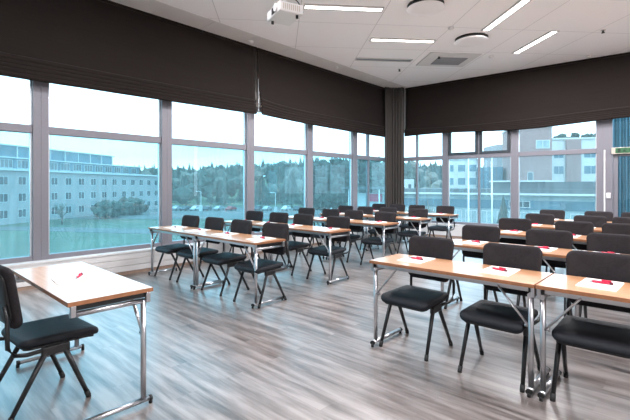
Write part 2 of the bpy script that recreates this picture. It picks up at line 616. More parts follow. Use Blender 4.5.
# running figure, doorway and arrow, as on such signs
mk.box(-0.002, 0.002, 5.42, 5.47, 2.13, 2.21, TS)
mk.tube([TS(Vector((0, 5.52, 2.165))), TS(Vector((0, 5.55, 2.185)))], 0.009, 6)
mk.tube([TS(Vector((0, 5.53, 2.17))), TS(Vector((0, 5.51, 2.14)))], 0.006, 6)
mk.tube([TS(Vector((0, 5.535, 2.165))), TS(Vector((0, 5.56, 2.135)))], 0.006, 6)
mk.tube([TS(Vector((0, 5.56, 2.195))), TS(Vector((0, 5.565, 2.205)))], 0.010, 6)
mk.tube([TS(Vector((0, 5.62, 2.17))), TS(Vector((0, 5.74, 2.17)))], 0.008, 6)
mk.tube([TS(Vector((0, 5.71, 2.195))), TS(Vector((0, 5.745, 2.17)))], 0.007, 6)
mk.tube([TS(Vector((0, 5.71, 2.145))), TS(Vector((0, 5.745, 2.17)))], 0.007, 6)
mk.build('pictogram', ex_k, ex)

# ------------------------------------------------------------------ blinds and curtain
def blind(name, a0, a1, T, label, seed, zf=lambda u: 3.10, zb=lambda u: 2.84, ends=(0, 0)):
    root = empty(name)
    tag(root, label, 'blind')
    def P(u, v):
        a = a0 + (a1 - a0) * u
        z = zf(u) - 0.03 + (H - 0.01 - (zf(u) - 0.03)) * v
        dd = 0.0 + 0.012 * math.sin(v * 9 + 2 * noise.noise(Vector((a * 0.5, seed, v)))) * (1 - v) + 0.008 * noise.noise(Vector((a * 0.8, seed + 3, v * 5)))
        dd -= 0.05 * (1 - v) ** 3
        if ends[0]: a += ends[0] * (1 - u) ** 10 * (1 - v) ** 1.5
        if ends[1]: a += ends[1] * u ** 24 * (1 - v) ** 1.5
        return T(Vector((dd, a, z)))
    MB().grid(P, 90, 26).build('upper_drop', M['blind'], root, solid=0.006)
    # gathered folds at the bottom: a stack of soft pleats
    nf = 5
    for k in range(nf):
        def P2(u, v, k=k):
            a = a0 + (a1 - a0) * u
            hz = (zf(u) - zb(u)) / nf
            wv = 0.012 * noise.noise(Vector((a * 1.3, k * 3.1, seed)))
            zt = zf(u) - hz * k + (0.014 if k else 0.02)
            zl = zf(u) - hz * (k + 1) - 0.006 + wv * (0.5 if k < nf - 1 else 0.3)
            ang = v * PI
            bulge = 0.022 + 0.008 * noise.noise(Vector((a * 0.9, k * 1.7 + 5, seed)))
            z = zt + (zl - zt) * v
            dd = -0.05 - bulge * math.sin(ang) ** 0.7 - 0.006 * k
            if ends[0]: a += ends[0] * (1 - u) ** 10
            if ends[1]: a += ends[1] * u ** 24
            return T(Vector((dd, a, z)))
        MB().grid(P2, 100, 7).build('fold', M['blind'], root, solid=0.005)
    MB().box(-0.04, 0.03, a0, a1, H - 0.05, H - 0.005, T).build('head_rail', M['blind'], root)
    return root
def TBL(v): return Vector((XL - v.x, v.y, v.z))   # v.x>0 outwards
def TBF(v): return FW(v=Vector((v.y, v.x, v.z)))
def sag(u, s0, s1, amt): return amt * 4 * u * (1 - u)
blind('roman_blind', YB, 5.37, TBL, 'dark brown fabric blind over the left windows, left of the gap', 1,
      zf=lambda u: 3.11 + 0.03 * u ** 6, zb=lambda u: 2.82 + 0.05 * u ** 3, ends=(0, -0.05))
blind('roman_blind', 5.40, 10.2, TBL, 'dark brown fabric blind between the gap and the corner curtain', 2,
      zf=lambda u: 3.10 + 0.10 * (1 - u) ** 8, zb=lambda u: 2.81 + 0.07 * (1 - u) ** 3, ends=(0.05, 0))
blind('roman_blind', 0.45, 11.8, TBF, 'dark brown fabric blind along the far window wall', 3,
      zf=lambda u: 3.03 - 0.05 * math.sin(u * 9), zb=lambda u: 2.84 - 0.03 * math.sin(u * 6.5) + 0.03 * math.sin(u * 17))
# pale beaded strand imitating the slit of light between the two blinds
for yy, nm in ((5.385, 'left'),):
    b = MB()
    b.tube([(-6.56, yy, 3.6), (-6.555, yy, 3.3), (-6.55, yy + 0.004, 3.05), (-6.55, yy, 2.86)], 0.006, 6)
    for zz in (3.33, 3.12, 2.98, 2.88):
        b.tube([(-6.55, yy, zz), (-6.55, yy, zz - 0.05)], 0.014, 8)
    tag(b.build('slit_strand', M['gasket']), 'pale beaded strand imitating the slit of light between the blinds', 'slit')

def curtain(name, pts, n, amp, label):
    pts = [Vector(p) for p in pts]
    Ls = [0]
    for p, q in zip(pts, pts[1:]): Ls.append(Ls[-1] + (q - p).length)
    def at(t):
        d_ = t * Ls[-1]
        for i in range(len(pts) - 1):
            if d_ <= Ls[i + 1] + 1e-6:
                f = (d_ - Ls[i]) / (Ls[i + 1] - Ls[i])
                dirv = (pts[i + 1] - pts[i]).normalized()
                return pts[i].lerp(pts[i + 1], f), Vector((dirv.y, -dirv.x, 0))
    def P(u, v):
        p, nn = at(u)
        z = 0.03 + (H - 0.05) * v
        o = amp * math.sin(u * n * 2 * PI) * (1 - 0.15 * v) + 0.01 * noise.noise(Vector((u * 9, v * 2, 0)))
        return Vector((p.x, p.y, z)) + nn * o
    o = MB().grid(P, n * 12, 12).build(name, M['curtain'], solid=0.003)
    tag(o, label, 'curtain')
    return o
curtain('corner_curtain', [(-6.50, 9.98, 0), (-6.42, 10.20, 0), (-6.25, 10.32, 0), (-6.10, 10.36, 0)], 7, 0.055, 'taupe pleated curtain hanging in the corner between the window walls')

# ------------------------------------------------------------------ ceiling fittings
GA = TH + R(5.2)
def GC(gx, gy, z=H):
    return (gx * math.cos(GA) - gy * math.sin(GA), gx * math.sin(GA) + gy * math.cos(GA), z)
def ceil_light(gx, gy, turn, label, lit=True, L=1.28, W=0.17):
    x, y, z = GC(gx, gy)
    root = empty('ceiling_light', (x, y, H), GA + (PI / 2 if turn else 0))
    tag(root, label, 'ceiling light', 'recessed linear ceiling lights')
    h, k = L / 2, W / 2
    MB().box(-h, h, -k, -k + 0.028, -0.02, 0).box(-h, h, k - 0.028, k, -0.02, 0).box(-h, -h + 0.02, -k + 0.028, k - 0.028, -0.02, 0).box(h - 0.02, h, -k + 0.028, k - 0.028, -0.02, 0).build('housing', M['lampframe'], root)
    MB().box(-h + 0.02, h - 0.02, -k + 0.028, k - 0.028, -0.012, -0.002).build('diffuser', M['diffuser'] if lit else M['unlit'], root)
    if lit:
        l = bpy.data.lights.new('lamp', 'AREA')
        l.shape = 'RECTANGLE'
        l.size = L - 0.05
        l.size_y = W - 0.06
        l.energy = LAMP_W
        l.color = (0.98, 0.96, 1.0)
        lo = bpy.data.objects.new('lamp', l)
        COL.objects.link(lo)
        lo.parent = root
        lo.location = (0, 0, -0.025)
    return root
ceil_light(1.05, 6.48, False, 'lit linear ceiling light just right of the projector')
ceil_light(2.43, 7.82, False, 'lit linear ceiling light in the middle of the ceiling, left of the round vents')
ceil_light(2.38, 9.05, False, 'unlit dark linear ceiling light nearest the corner curtain', lit=False)
ceil_light(3.78, 6.55, True, 'lit linear ceiling light running away from the top edge, right of the round vents')
ceil_light(5.07, 7.72, True, 'lit linear ceiling light farthest right, running away near the dark blind')
k = 0
for gx, gy in ((1.05, 1.4), (3.8, 1.4), (6.4, 3.0), (6.6, 6.2), (-1.4, 3.9), (3.8, -1.6), (1.05, -1.6), (6.4, 0.2)):  # unseen fixtures added as fill light for the room
    ceil_light(gx, gy, k % 2 == 0, 'added unseen fill light in the ceiling outside the picture, overhead or behind the viewer')
    k += 1

def round_vent(gx, gy, r, label):
    x, y, z = GC(gx, gy)
    root = empty('round_vent', (x, y, H))
    tag(root, label, 'ceiling vent')
    MB().lathe([(0, 0), (r * 0.97, 0), (r * 0.97, -0.052), (0, -0.052)], 48).build('neck', M['dark_gap'], root)
    MB().lathe([(0, -0.052), (r * 0.97, -0.052), (r, -0.056), (r * 0.98, -0.061), (r * 0.6, -0.064), (0, -0.065)], 48).build('disc', M['disc'], root)
    return root
gxgy = lambda X, Y: (X * math.cos(R(5.2)) + Y * math.sin(R(5.2)), -X * math.sin(R(5.2)) + Y * math.cos(R(5.2)))
round_vent(*gxgy(1.74, 6.45), 0.29, 'round white ceiling vent, the nearer one at the top of the picture')
round_vent(*gxgy(3.02, 7.92), 0.31, 'round white ceiling vent, the farther one beside the square grille')

# square air grille in a white plate
x, y, z = GC(*gxgy(3.03, 9.30))
g = empty('air_grille', (x, y, H - 0.001), GA)
tag(g, 'square grey air grille in a white ceiling plate', 'air grille')
MB().box(-0.62, 0.52, -0.52, 0.42, -0.018, 0).build('plate', M['fascia'], g, bevel=0.006)
b = MB()
for i in range(12):
    yy = -0.25 + i * 0.5 / 12
    b.box(-0.33, 0.33, yy, yy + 0.022, -0.034, -0.018)
b.box(-0.33, 0.33, -0.26, 0.26, -0.022, -0.018)
b.build('louvre', M['grille'], g)

def sprinkler(X, Y, label, nm='sprinkler_head'):
    x, y, z = GC(*gxgy(X, Y))
    root = empty(nm, (x, y, H))
    tag(root, label, 'sprinkler')
    MB().lathe([(0, 0), (0.045, 0), (0.045, -0.012), (0, -0.012)], 20).build('rosette', M['white_plastic'], root)
    MB().lathe([(0, -0.012), (0.02, -0.012), (0.012, -0.04), (0.03, -0.048), (0.03, -0.055), (0, -0.055)], 16).build('head', M['dark_gap'], root)
def det(X, Y, label):
    x, y, z = GC(*gxgy(X, Y))
    o = MB().lathe([(0, 0), (0.055, 0), (0.05, -0.03), (0.03, -0.042), (0, -0.045)], 24).build('smoke_detector', M['white_plastic'], loc=(x, y, H))
    tag(o, label, 'detector')
Yc = lambda v: 410 * 2.85 / (186 - v)
def cv(u, v): return ((u - 315) / 410 * Yc(v), Yc(v))
sprinkler(*cv(399.5, 69), 'dark sprinkler head near the corner curtain')
sprinkler(*cv(603, 30), 'dark sprinkler head at the far right of the ceiling')
sprinkler(*cv(439, 56), 'small dark sprinkler head beside the square grille')
det(*cv(451, 27.5), 'small grey round detector between the two round vents')
det(*cv(589, 56), 'small pale detector above the far blind, right of the linear lights')
det(*cv(336, 67), 'small pale detector near the left blind, farther from the projector')
det(*cv(251, 41), 'small pale detector near the left blind below the projector')
det(*cv(491, 56), 'small pale detector beyond the round vents near the far blind')

# ------------------------------------------------------------------ projector
px, py = CT * -0.36 - ST * 4.9, ST * -0.36 + CT * 4.9
pr = empty('projector', (px, py, 3.40), TH + R(-62))
tag(pr, 'white ceiling projector hanging from a bracket at the top of the picture', 'projector')
MB().box(-0.20, 0.20, -0.155, 0.155, 0.0, 0.115).build('body', M['white_plastic'], pr, bevel=0.018)
b = MB()
b.tube([(-0.205 + 0.31, -0.150, 0.062), (-0.205 + 0.31, -0.175, 0.062)], 0.045, 20)
b.build('lens_ring', M['white_plastic'], pr)
b = MB()
b.box(-0.03, 0.09, -0.160, -0.154, 0.02, 0.095).build('lens_window', M['dark_gap'], pr)
b = MB()
for i in range(9):
    b.box(0.199, 0.204, -0.11 + i * 0.025, -0.10 + i * 0.025, 0.025, 0.09)
b.build('side_vent', M['cream_plastic'], pr)
b = MB()
for i in range(7):
    b.box(0.12 - i * 0.03, 0.135 - i * 0.03, 0.153, 0.158, 0.025, 0.09)
b.build('rear_port', M['dark_gap'], pr)
for sx, sy in ((-0.14, -0.1), (0.15, 0.09)):
    MB().tube([(sx, sy, 0.0), (sx, sy, -0.035)], 0.016, 12).build('foot', M['dark_gap'], pr)
mt = empty('projector_mount', (px, py, 3.40), TH + R(-62))
tag(mt, 'white ceiling bracket with pole that carries the projector', 'bracket')
MB().box(-0.08, 0.08, -0.08, 0.08, 0.118, 0.13).box(-0.03, 0.03, -0.03, 0.03, 0.13, 0.17).build('bracket_plate', M['white_plastic'], mt, bevel=0.003)
MB().tube([(0, 0, 0.17), (0, 0, H - 3.40 - 0.02)], 0.02, 14).build('pole', M['white_plastic'], mt)
MB().tube([(0, 0, H - 3.40 - 0.02), (0, 0, H - 3.40)], 0.07, 20).build('ceiling_plate', M['white_plastic'], mt)
cb = MB().tube([(0.05, 0.158, 0.05), (0.07, 0.21, 0.09), (0.06, 0.15, 0.2), (0.035, 0.04, 0.3), (0.03, 0.03, 0.82)], 0.007, 6).build('cable', M['dark_gap'], mt)

# ------------------------------------------------------------------ chair
def make_chair():
    root = empty('conference_chair')
    def ws(v):
        z = v.z + 0.442
        if v.y < -0.08: z -= 0.026 * ((-0.08 - v.y) / 0.15) ** 2
        z += 0.012 * (v.x / 0.24) ** 2 - 0.008
        wid = 1 - 0.06 * (v.y / 0.22 + 1) * 0.5
        return Vector((v.x * wid, v.y, z))
    MB().pad(0.465, 0.46, 0.052, 0.06, 0.022, lambda v: ws(v + Vector((0, -0.005, 0)))).build('seat', M['seat_fabric'], root)
    MB().pad(0.425, 0.41, 0.014, 0.05, 0.006, lambda v: ws(v + Vector((0, -0.005, 0))) + Vector((0, 0, -0.036))).build('seat_shell', M['black_metal'], root)
    def wb(v):      # v.x across, v.y up, v.z thickness
        z = 0.735 + v.y
        y = 0.285 + 0.17 * (z - 0.72) - 0.050 * (v.x / 0.25) ** 2 + 0.10 * max(0, 0.62 - z) ** 1.3
        wid = 1 - 0.10 * (0.5 - v.y / 0.36)
        return Vector((v.x * wid, y - v.z, z))
    MB().pad(0.455, 0.385, 0.046, 0.058, 0.022, wb).build('backrest', M['fabric'], root)
    MB().pad(0.415, 0.32, 0.012, 0.06, 0.005, lambda v: wb(Vector((v.x, v.y, v.z - 0.030)))).build('back_shell', M['black_metal'], root)
    for s in (-1, 1):
        for nm, y0, y1 in (('f', -0.065, -0.215), ('r', 0.015, 0.225)):
            top = Vector((s * 0.203, y0, 0.395))
            bot = Vector((s * 0.218, y1, 0.012))
            lg = MB().tube([top, bot], 0.0175, 10, r2=0.0135).build('leg', M['black_metal'], root)
            dn = (bot - top).normalized()
            MB().tube([bot - dn * 0.035, bot + dn * 0.0, bot + Vector((0, 0, -0.011))], 0.0165, 10).build('foot_cap', M['rubber'], lg)
        MB().box(s * 0.205 - 0.016, s * 0.205 + 0.016, -0.105, 0.055, 0.345, 0.402).build('side_bracket', M['black_metal'], root, bevel=0.008)
        x = s * 0.214
        MB().tube([(s * 0.20, 0.04, 0.385), (x, 0.19, 0.385), (x, 0.255, 0.40), (x, 0.288, 0.45), (x, 0.290, 0.53), (s * 0.195, 0.285, 0.62), (s * 0.185, 0.300, 0.70)], 0.013, 8).build('back_support', M['black_metal'], root)
    MB().tube([(-0.2, 0.0, 0.375), (0.2, 0.0, 0.375)], 0.013, 8).build('cross_bar', M['black_metal'], root)
    return root

# ------------------------------------------------------------------ folding table (poles on the -y side)
TL_, TD = 1.315, 0.5
def make_table(depth, length=TL_):
    root = empty('folding_table')
    L, D = length / 2, depth / 2
    MB().box(-L + 0.003, L - 0.003, -D + 0.003, D - 0.003, 0.726, 0.7505).build('tabletop', M['top'], root)
    e = MB()
    e.box(-L, L, -D, -D + 0.003, 0.726, 0.750).box(-L, L, D - 0.003, D, 0.726, 0.750)
    e.box(-L, -L + 0.003, -D + 0.003, D - 0.003, 0.726, 0.750).box(L - 0.003, L, -D + 0.003, D - 0.003, 0.726, 0.750)
    e.build('edge_band', M['edge'], root)
    for s in (-1, 1):
        MB().box(-L + 0.03, L - 0.03, s * (D - 0.055) - 0.012, s * (D - 0.055) + 0.012, 0.688, 0.726).build('long_rail', M['chrome'], root, bevel=0.004)
    for s in (-1, 1):
        x = s * (L - 0.032)
        py_ = -D + 0.05
        MB().tube([(x, -D + 0.02, 0.670), (x, D - 0.02, 0.670)], 0.0165, 12).build('end_rail', M['chrome'], root)
        MB().box(x - 0.012, x + 0.012, -D + 0.03, D - 0.03, 0.692, 0.726).build('end_strip', M['black_metal'], root)
        for sy in (-1, 1):
            MB().box(s * (L - 0.014) - 0.012, s * (L - 0.014) + 0.012, sy * (D - 0.03) - 0.014, sy * (D - 0.03) + 0.014, 0.660, 0.726).build('corner_bracket', M['chrome'], root, bevel=0.003)
        lg = MB().tube([(x, py_, 0.672), (x, py_, 0.045)], 0.0175, 14).build('leg', M['chrome'], root)
        MB().tube([(x, py_ - 0.035, 0.036), (x, py_ + D * 2 - 0.09, 0.036)], 0.020, 12, sy=0.8).build('foot_bar', M['chrome'], lg)
        for yy in (py_ - 0.035, py_ + D * 2 - 0.09):
            sg = -1 if yy < 0 else 1
            MB().tube([(x, yy, 0.034), (x, yy + sg * 0.018, 0.034)], 0.0215, 12, sy=0.85).tube([(x, yy + sg * 0.012, 0.026), (x, yy + sg * 0.012, 0.0)], 0.012, 10).build('end_cap', M['rubber'], lg)
        MB().tube([(x - s * 0.016, py_, 0.46), (x - s * 0.04, py_, 0.46)], 0.012, 10).build('knob', M['chrome'], lg)
        a, c_ = Vector((x - s * 0.012, py_ - 0.004, 0.455)), Vector((x - s * 0.215, py_ - 0.004, 0.700))
        MB().tube([a, c_], 0.0125, 8, sy=0.6).build('brace', M['chrome'], root)
    return root

def make_notepad():
    root = empty('notepad')
    MB().box(-0.108, 0.108, -0.152, 0.152, 0.0, 0.005).build('sheets', M['paper'], root)
    MB().box(-0.108, 0.108, -0.152, -0.140, 0.005, 0.0058).build('glue_edge', M['paper'], root)
    return root
def make_pen():
    root = empty('pen')
    MB().tube([(-0.045, 0, 0.0085), (0.050, 0, 0.0085)], 0.0082, 10).build('barrel', M['red'], root)
    MB().tube([(-0.045, 0, 0.0085), (-0.085, 0, 0.0075)], 0.0075, 10, r2=0.0015).build('tip', M['chrome'], root)
    MB().tube([(0.050, 0, 0.0085), (0.070, 0, 0.0085)], 0.0084, 10).build('button', M['dark_red'], root)
    MB().box(0.005, 0.060, -0.004, 0.004, 0.0165, 0.026).build('clip', M['red'], root, bevel=0.002)
    return root

ROWN = ['front row', 'second row', 'third row', 'fourth row', 'rearmost row']
ROWY = [2.958, 4.394, 5.859, 7.226, 8.681]
t50 = make_table(0.49)
t56 = make_table(0.49)
chair0 = make_chair()
pad0 = make_notepad()
pen0 = make_pen()
used = set()
def first_or_copy(o):
    if o.name in used:
        return copy_tree(o)
    used.add(o.name)
    return o
def put(o, x, y, z=0, rz=0):
    c = first_or_copy(o)
    c.location = (x, y, z)
    c.rotation_euler = (0, 0, rz)
    return c

def seat_set(tx, y, side, chx, depth):
    pass

# left block (between window wall and aisle)
L_END = [-3.676, -3.783, -3.841, -3.899, -3.977]
L_CH = [(-5.966, -5.325, -4.656, -3.909), (-6.130, -5.451, -4.850, -4.084), (-6.169, -5.490, -4.898, -4.152), (-6.189, -5.607, -4.986, -4.249), (-6.208, -5.626, -5.083, -4.336)]
R_START = [-2.087, -2.153, -2.202, -2.270, -2.347]
R_CH = [(-1.809, -1.096, -0.485, 0.252), (-1.882, -1.145, -0.601, 0.155, 0.815), (-1.921, -1.183, -0.660, 0.097, 0.757, 1.455), (-1.959, -1.232, -0.728, 0.049, 0.728, 1.406), (-2.076, -1.310, -0.776, 0.000, 0.679, 1.358)]
ORD = ['nearest the window wall', 'second from the window wall', 'third from the window wall', 'nearest the aisle']
ORDR = ['nearest the aisle', 'second from the aisle', 'third from the aisle', 'fourth from the aisle', 'fifth from the aisle', 'sixth from the aisle']
rnd = random.Random(3)
def place_seat(cx, y, depth, block, r, ordn, papery):
    ch = put(chair0, cx + 0.02, y + 0.262 + rnd.uniform(-0.008, 0.02), 0, R(rnd.uniform(-1, 5)))
    tag(ch, 'charcoal chair in the %s of the %s block, %s' % (ROWN[r], block, ordn), 'chair', 'charcoal conference chairs at the tables')
    nx = cx + rnd.uniform(-0.02, 0.04)
    npd = put(pad0, nx, papery, 0.7506, R(rnd.uniform(-3, 3)))
    tag(npd, 'white notepad in the %s of the %s block, %s' % (ROWN[r], block, ordn), 'notepad', 'white notepads on the tables')
    pn = put(pen0, nx + rnd.uniform(-0.01, 0.02), papery - 0.0 + rnd.uniform(-0.02, 0.03), 0.7566, R(-12 + rnd.uniform(-12, 12)))
    tag(pn, 'red pen, %s of the %s block, %s' % (ROWN[r], block, ordn), 'pen', 'red pens on the notepads')

for r, y in enumerate(ROWY):
    for k in range(2):
        x1 = L_END[r] - k * (TL_ + 0.008)
        cx = max(x1 - TL_ / 2, -6.57 + TL_ / 2)
        t = put(t50, cx, y + 0.245)
        tag(t, 'beech folding table in the %s of the left block, %s' % (ROWN[r], ['beside the aisle', 'beside the window wall'][k]), 'table', 'beech folding tables')
    for k, cx in enumerate(L_CH[r]):
        place_seat(cx, y, 0.5, 'left', r, ORD[k], y + 0.28)
for r, y in enumerate(ROWY):
    nt_ = 2 if r == 0 else 3
    for k in range(nt_):
        cx = R_START[r] + TL_ / 2 + k * (TL_ + 0.008)
        t = put(t56, cx, y + 0.245)
        tag(t, 'beech folding table in the %s of the right block, %s' % (ROWN[r], ['beside the aisle', 'second from the aisle', 'third from the aisle'][k]), 'table', 'beech folding tables')
    for k, cx in enumerate(R_CH[r]):
        place_seat(cx, y, 0.50, 'right', r, ORDR[k], y + 0.30)

# presenter's table and chair
t = copy_tree(t50)
t.location = (-3.206, 0.983, 0)
t.rotation_euler = (0, 0, PI)
t.rotation_euler = (0, 0, 0)
# the presenter sits on the near side, so the poles stand on the far side
t.scale = (1, 1, 1)
t.rotation_euler = (0, 0, PI)
tag(t, 'beech folding table standing alone at the left of the picture', 'table', 'beech folding tables')
ch = copy_tree(chair0)
ch.location = (-3.16, 0.750, 0)
for q in ch.children:
    if q.name.startswith(('seat', 'backrest', 'back_s')):
        q.location.y -= 0.06
ch.rotation_euler = (0, 0, PI + R(4))
tag(ch, 'charcoal chair at the lone table at the left edge, facing the rows', 'chair', 'charcoal conference chairs at the tables')
n_ = copy_tree(pad0)
n_.location = (-3.16, 0.99, 0.7506)
n_.rotation_euler = (0, 0, R(-5))
tag(n_, 'white notepad on the lone table at the left', 'notepad', 'white notepads on the tables')
p_ = copy_tree(pen0)
p_.location = (-3.18, 0.99, 0.7566)
p_.rotation_euler = (0, 0, PI + R(-35))
tag(p_, 'red pen on the notepad of the lone table at the left', 'pen', 'red pens on the notepads')

#OUTSIDE#
# ------------------------------------------------------------------ outside
GZ = -6.5
def E(X, Y, z=0):       # metres right of / ahead of the viewer's line of sight -> world
    return Vector((X * CT - Y * ST, X * ST + Y * CT, z))
M['lawn'] = pmat('lawn', (0.06, 0.095, 0.065), 0.9, nscale=0.08, namt=0.4)
M['asphalt'] = pmat('asphalt', (0.12, 0.125, 0.13), 0.9, nscale=0.3, namt=0.15)
M['forest'] = pmat('forest_foliage', (0.055, 0.075, 0.065), 0.9, nscale=0.12, namt=0.6)
M['winter'] = pmat('bare_twigs', (0.15, 0.14, 0.12), 0.9, nscale=0.2, namt=0.4)  # bare twig tone, kept pale partly to suggest outdoor haze
M['hillside'] = pmat('hillside', (0.12, 0.14, 0.09), 0.9, nscale=0.05, namt=0.5)
M['render'] = pmat('pale_render', (0.34, 0.32, 0.33), 0.8, nscale=0.4, namt=0.06)
M['whitewall'] = pmat('white_cladding', (0.58, 0.58, 0.58), 0.7, nscale=0.4, namt=0.05)
M['brick'] = pmat('pink_brick', (0.33, 0.22, 0.21), 0.85, nscale=2.0, namt=0.12)
M['roofgrey'] = pmat('grey_roof', (0.10, 0.11, 0.12), 0.8, nscale=0.5, namt=0.1)
M['extglass'] = pmat('dark_window_glass', (0.05, 0.08, 0.10), 0.08, spec=0.8)
M['bluepanel'] = pmat('blue_glass_cladding', (0.08, 0.16, 0.21), 0.2, nscale=0.5, namt=0.2)
M['palepanel'] = pmat('pale_glazing', (0.30, 0.38, 0.40), 0.25, nscale=0.6, namt=0.2)
M['bark'] = pmat('bark', (0.06, 0.05, 0.04), 0.9)
M['timber'] = pmat('weathered_timber', (0.36, 0.31, 0.27), 0.8, nscale=3, namt=0.15)
M['polewhite'] = pmat('white_pole', (0.8, 0.8, 0.8), 0.4)
M['signred'] = pmat('red_board', (0.62, 0.05, 0.12), 0.5)

g = MB()
for i in range(1):
    a = [E(-420, -60, GZ), E(420, -60, GZ), E(420, 520, GZ), E(-420, 520, GZ)]
    vs = [g.bm.verts.new(p) for p in a]
    g.bm.faces.new(vs)
    vs2 = [g.bm.verts.new(p + Vector((0, 0, -0.5))) for p in a]
    g.bm.faces.new(vs2[::-1])
    for k in range(4):
        g.bm.faces.new([vs[k], vs[(k + 1) % 4], vs2[(k + 1) % 4], vs2[k]])
o = struct(g.build('ground', M['lawn']))
def patch(name, pts, z, mat, th=0.05):
    b = MB()
    v1 = [b.bm.verts.new(E(x, y, z)) for x, y in pts]
    v0 = [b.bm.verts.new(E(x, y, z - th)) for x, y in pts]
    b.bm.faces.new(v1); b.bm.faces.new(v0[::-1])
    n = len(pts)
    for k in range(n):
        b.bm.faces.new([v1[k], v1[(k + 1) % n], v0[(k + 1) % n], v0[k]])
    return struct(b.build(name, mat))
patch('parking_lot', [(-62, 98), (60, 98), (60, 150), (-75, 150)], GZ + 0.06, M['asphalt'])
patch('road', [(-60, 74), (10, 60), (80, 22), (90, 30), (12, 68), (-60, 80)], GZ + 0.05, M['asphalt'])

# wooded hill
def hz(X, Y):
    t = max(0.0, min(1.0, (Y - 158) / 130.0))
    t = t * t * (3 - 2 * t)
    prof = 0.78 + 0.16 * math.sin(X * 0.021 + 0.9) + 0.10 * noise.noise(Vector((X * 0.012, Y * 0.01, 2)))
    fall = max(0.0, min(1.0, (240 - X) / 200.0)) * max(0.0, min(1.0, (X + 330) / 150.0))
    return GZ + 18.5 * t * prof * (0.25 + 0.75 * fall)
def hp_(u, v):
    X = -330 + 600 * u
    Y = 156 + 200 * v
    return E(X, Y, hz(X, Y) - (0.3 if v > 0 else 0.3))
struct(MB().grid(hp_, 60, 24).build('hill', M['hillside']))

def conifer(b, p, h, r, rn, seg=7, tiers=4):
    for k in range(tiers):
        z0 = h * (0.08 + 0.80 * k / tiers)
        z1 = min(h, z0 + h * 0.42)
        rr = r * (1 - 0.78 * k / tiers)
        tip = b.bm.verts.new(p + Vector((0, 0, z1)))
        ring = []
        for q in range(seg * 2):
            a = PI * q / seg + k * 0.5
            f = rr * (1.0 if q % 2 == 0 else 0.72) * rn.uniform(0.85, 1.15)
            ring.append(b.bm.verts.new(p + Vector((f * math.cos(a), f * math.sin(a), z0 + rn.uniform(-0.03, 0.03) * h))))
        mid = b.bm.verts.new(p + Vector((0, 0, z0 + h * 0.05)))
        for q in range(seg * 2):
            b.bm.faces.new([ring[q], ring[(q + 1) % (seg * 2)], tip])
            b.bm.faces.new([ring[(q + 1) % (seg * 2)], ring[q], mid])
def blob(b, p, h, r, rn):
    ret = bmesh.ops.create_icosphere(b.bm, subdivisions=2, radius=1.0)
    sd = rn.uniform(0, 50)
    for v in ret['verts']:
        c = v.co.copy()
        f = 1 + 0.45 * noise.noise(c * 1.7 + Vector((sd, sd, sd))) + 0.2 * noise.noise(c * 4 + Vector((sd, 0, 0)))
        v.co = p + Vector((c.x * r * f, c.y * r * f, h * 0.58 + c.z * h * 0.42 * f))
rn = random.Random(11)
fo = MB(); wi = MB()
for i in range(1150):
    X = rn.uniform(-210, 190)
    Y = 162 + 120 * rn.random() ** 0.8
    if i < 420: Y = rn.uniform(262, 292)
    z = hz(X, Y) - 0.4
    if rn.random() < 0.55:
        conifer(fo, E(X, Y, z), rn.uniform(7, 13), rn.uniform(2.0, 3.2), rn, 5, 3)
    else:
        blob(wi if rn.random() < 0.5 else fo, E(X, Y, z), rn.uniform(6, 10), rn.uniform(2.4, 4.0), rn)
f_ = fo.build('evergreen_forest', M['forest'])
tag(f_, 'dark evergreen forest covering the distant hill', 'forest', kind='stuff')
f_ = wi.build('bare_woodland', M['winter'])
tag(f_, 'leafless woodland patches on the distant hill, paled to suggest haze', 'woodland', kind='stuff')

# single trees in front of the hill
def tree(X, Y, h, r, kind, label):
    root = empty('tree', E(X, Y, GZ))
    tag(root, label, 'tree', 'trees outside the windows')
    MB().tube([(0, 0, 0), (0.05, 0.02, h * 0.5)], 0.18, 8, r2=0.1).build('trunk', M['bark'], root)
    b = MB()
    if kind == 'c':
        conifer(b, Vector((0, 0, 0)), h, r, rn, 9, 7)
        b.build('crown', M['forest'], root)
    elif kind == 'b':
        for q in range(int(60 + r * 14)):
            a = rn.uniform(0, 2 * PI); cz = rn.uniform(-1, 1); rr_ = (1 - cz * cz) ** 0.5 * r * rn.uniform(0.55, 1.0)
            ret = bmesh.ops.create_icosphere(b.bm, subdivisions=1, radius=1.0)
            cc = Vector((rr_ * math.cos(a), rr_ * math.sin(a), h * 0.56 + cz * h * 0.40)); sr = r * rn.uniform(0.16, 0.30)
            for v in ret['verts']:
                v.co = cc + v.co * sr * rn.uniform(0.6, 1.3)
        b.build('crown', M['forest'], root)
    else:
        for q in range(26):
            a = rn.uniform(0, 2 * PI); el = rn.uniform(0.5, 1.35); l = h * rn.uniform(0.3, 0.55)
            s = Vector((0, 0, h * rn.uniform(0.25, 0.55)))
            d_ = Vector((math.cos(a) * math.cos(el), math.sin(a) * math.cos(el), math.sin(el)))
            m_ = s + d_ * l * 0.5 + Vector((rn.uniform(-.2, .2), rn.uniform(-.2, .2), 0.1))
            b.tube([s, m_, s + d_ * l], 0.07, 5, r2=0.015)
            for w_ in range(4):
                dd = (d_ + Vector((rn.uniform(-.7, .7), rn.uniform(-.7, .7), rn.uniform(-.2, .5)))).normalized()
                b.tube([m_, m_ + dd * l * 0.4], 0.03, 4, r2=0.01)
        b.build('branches', M['winter'], root)
ux = lambda u, Y: (u - 315) / 410 * Y
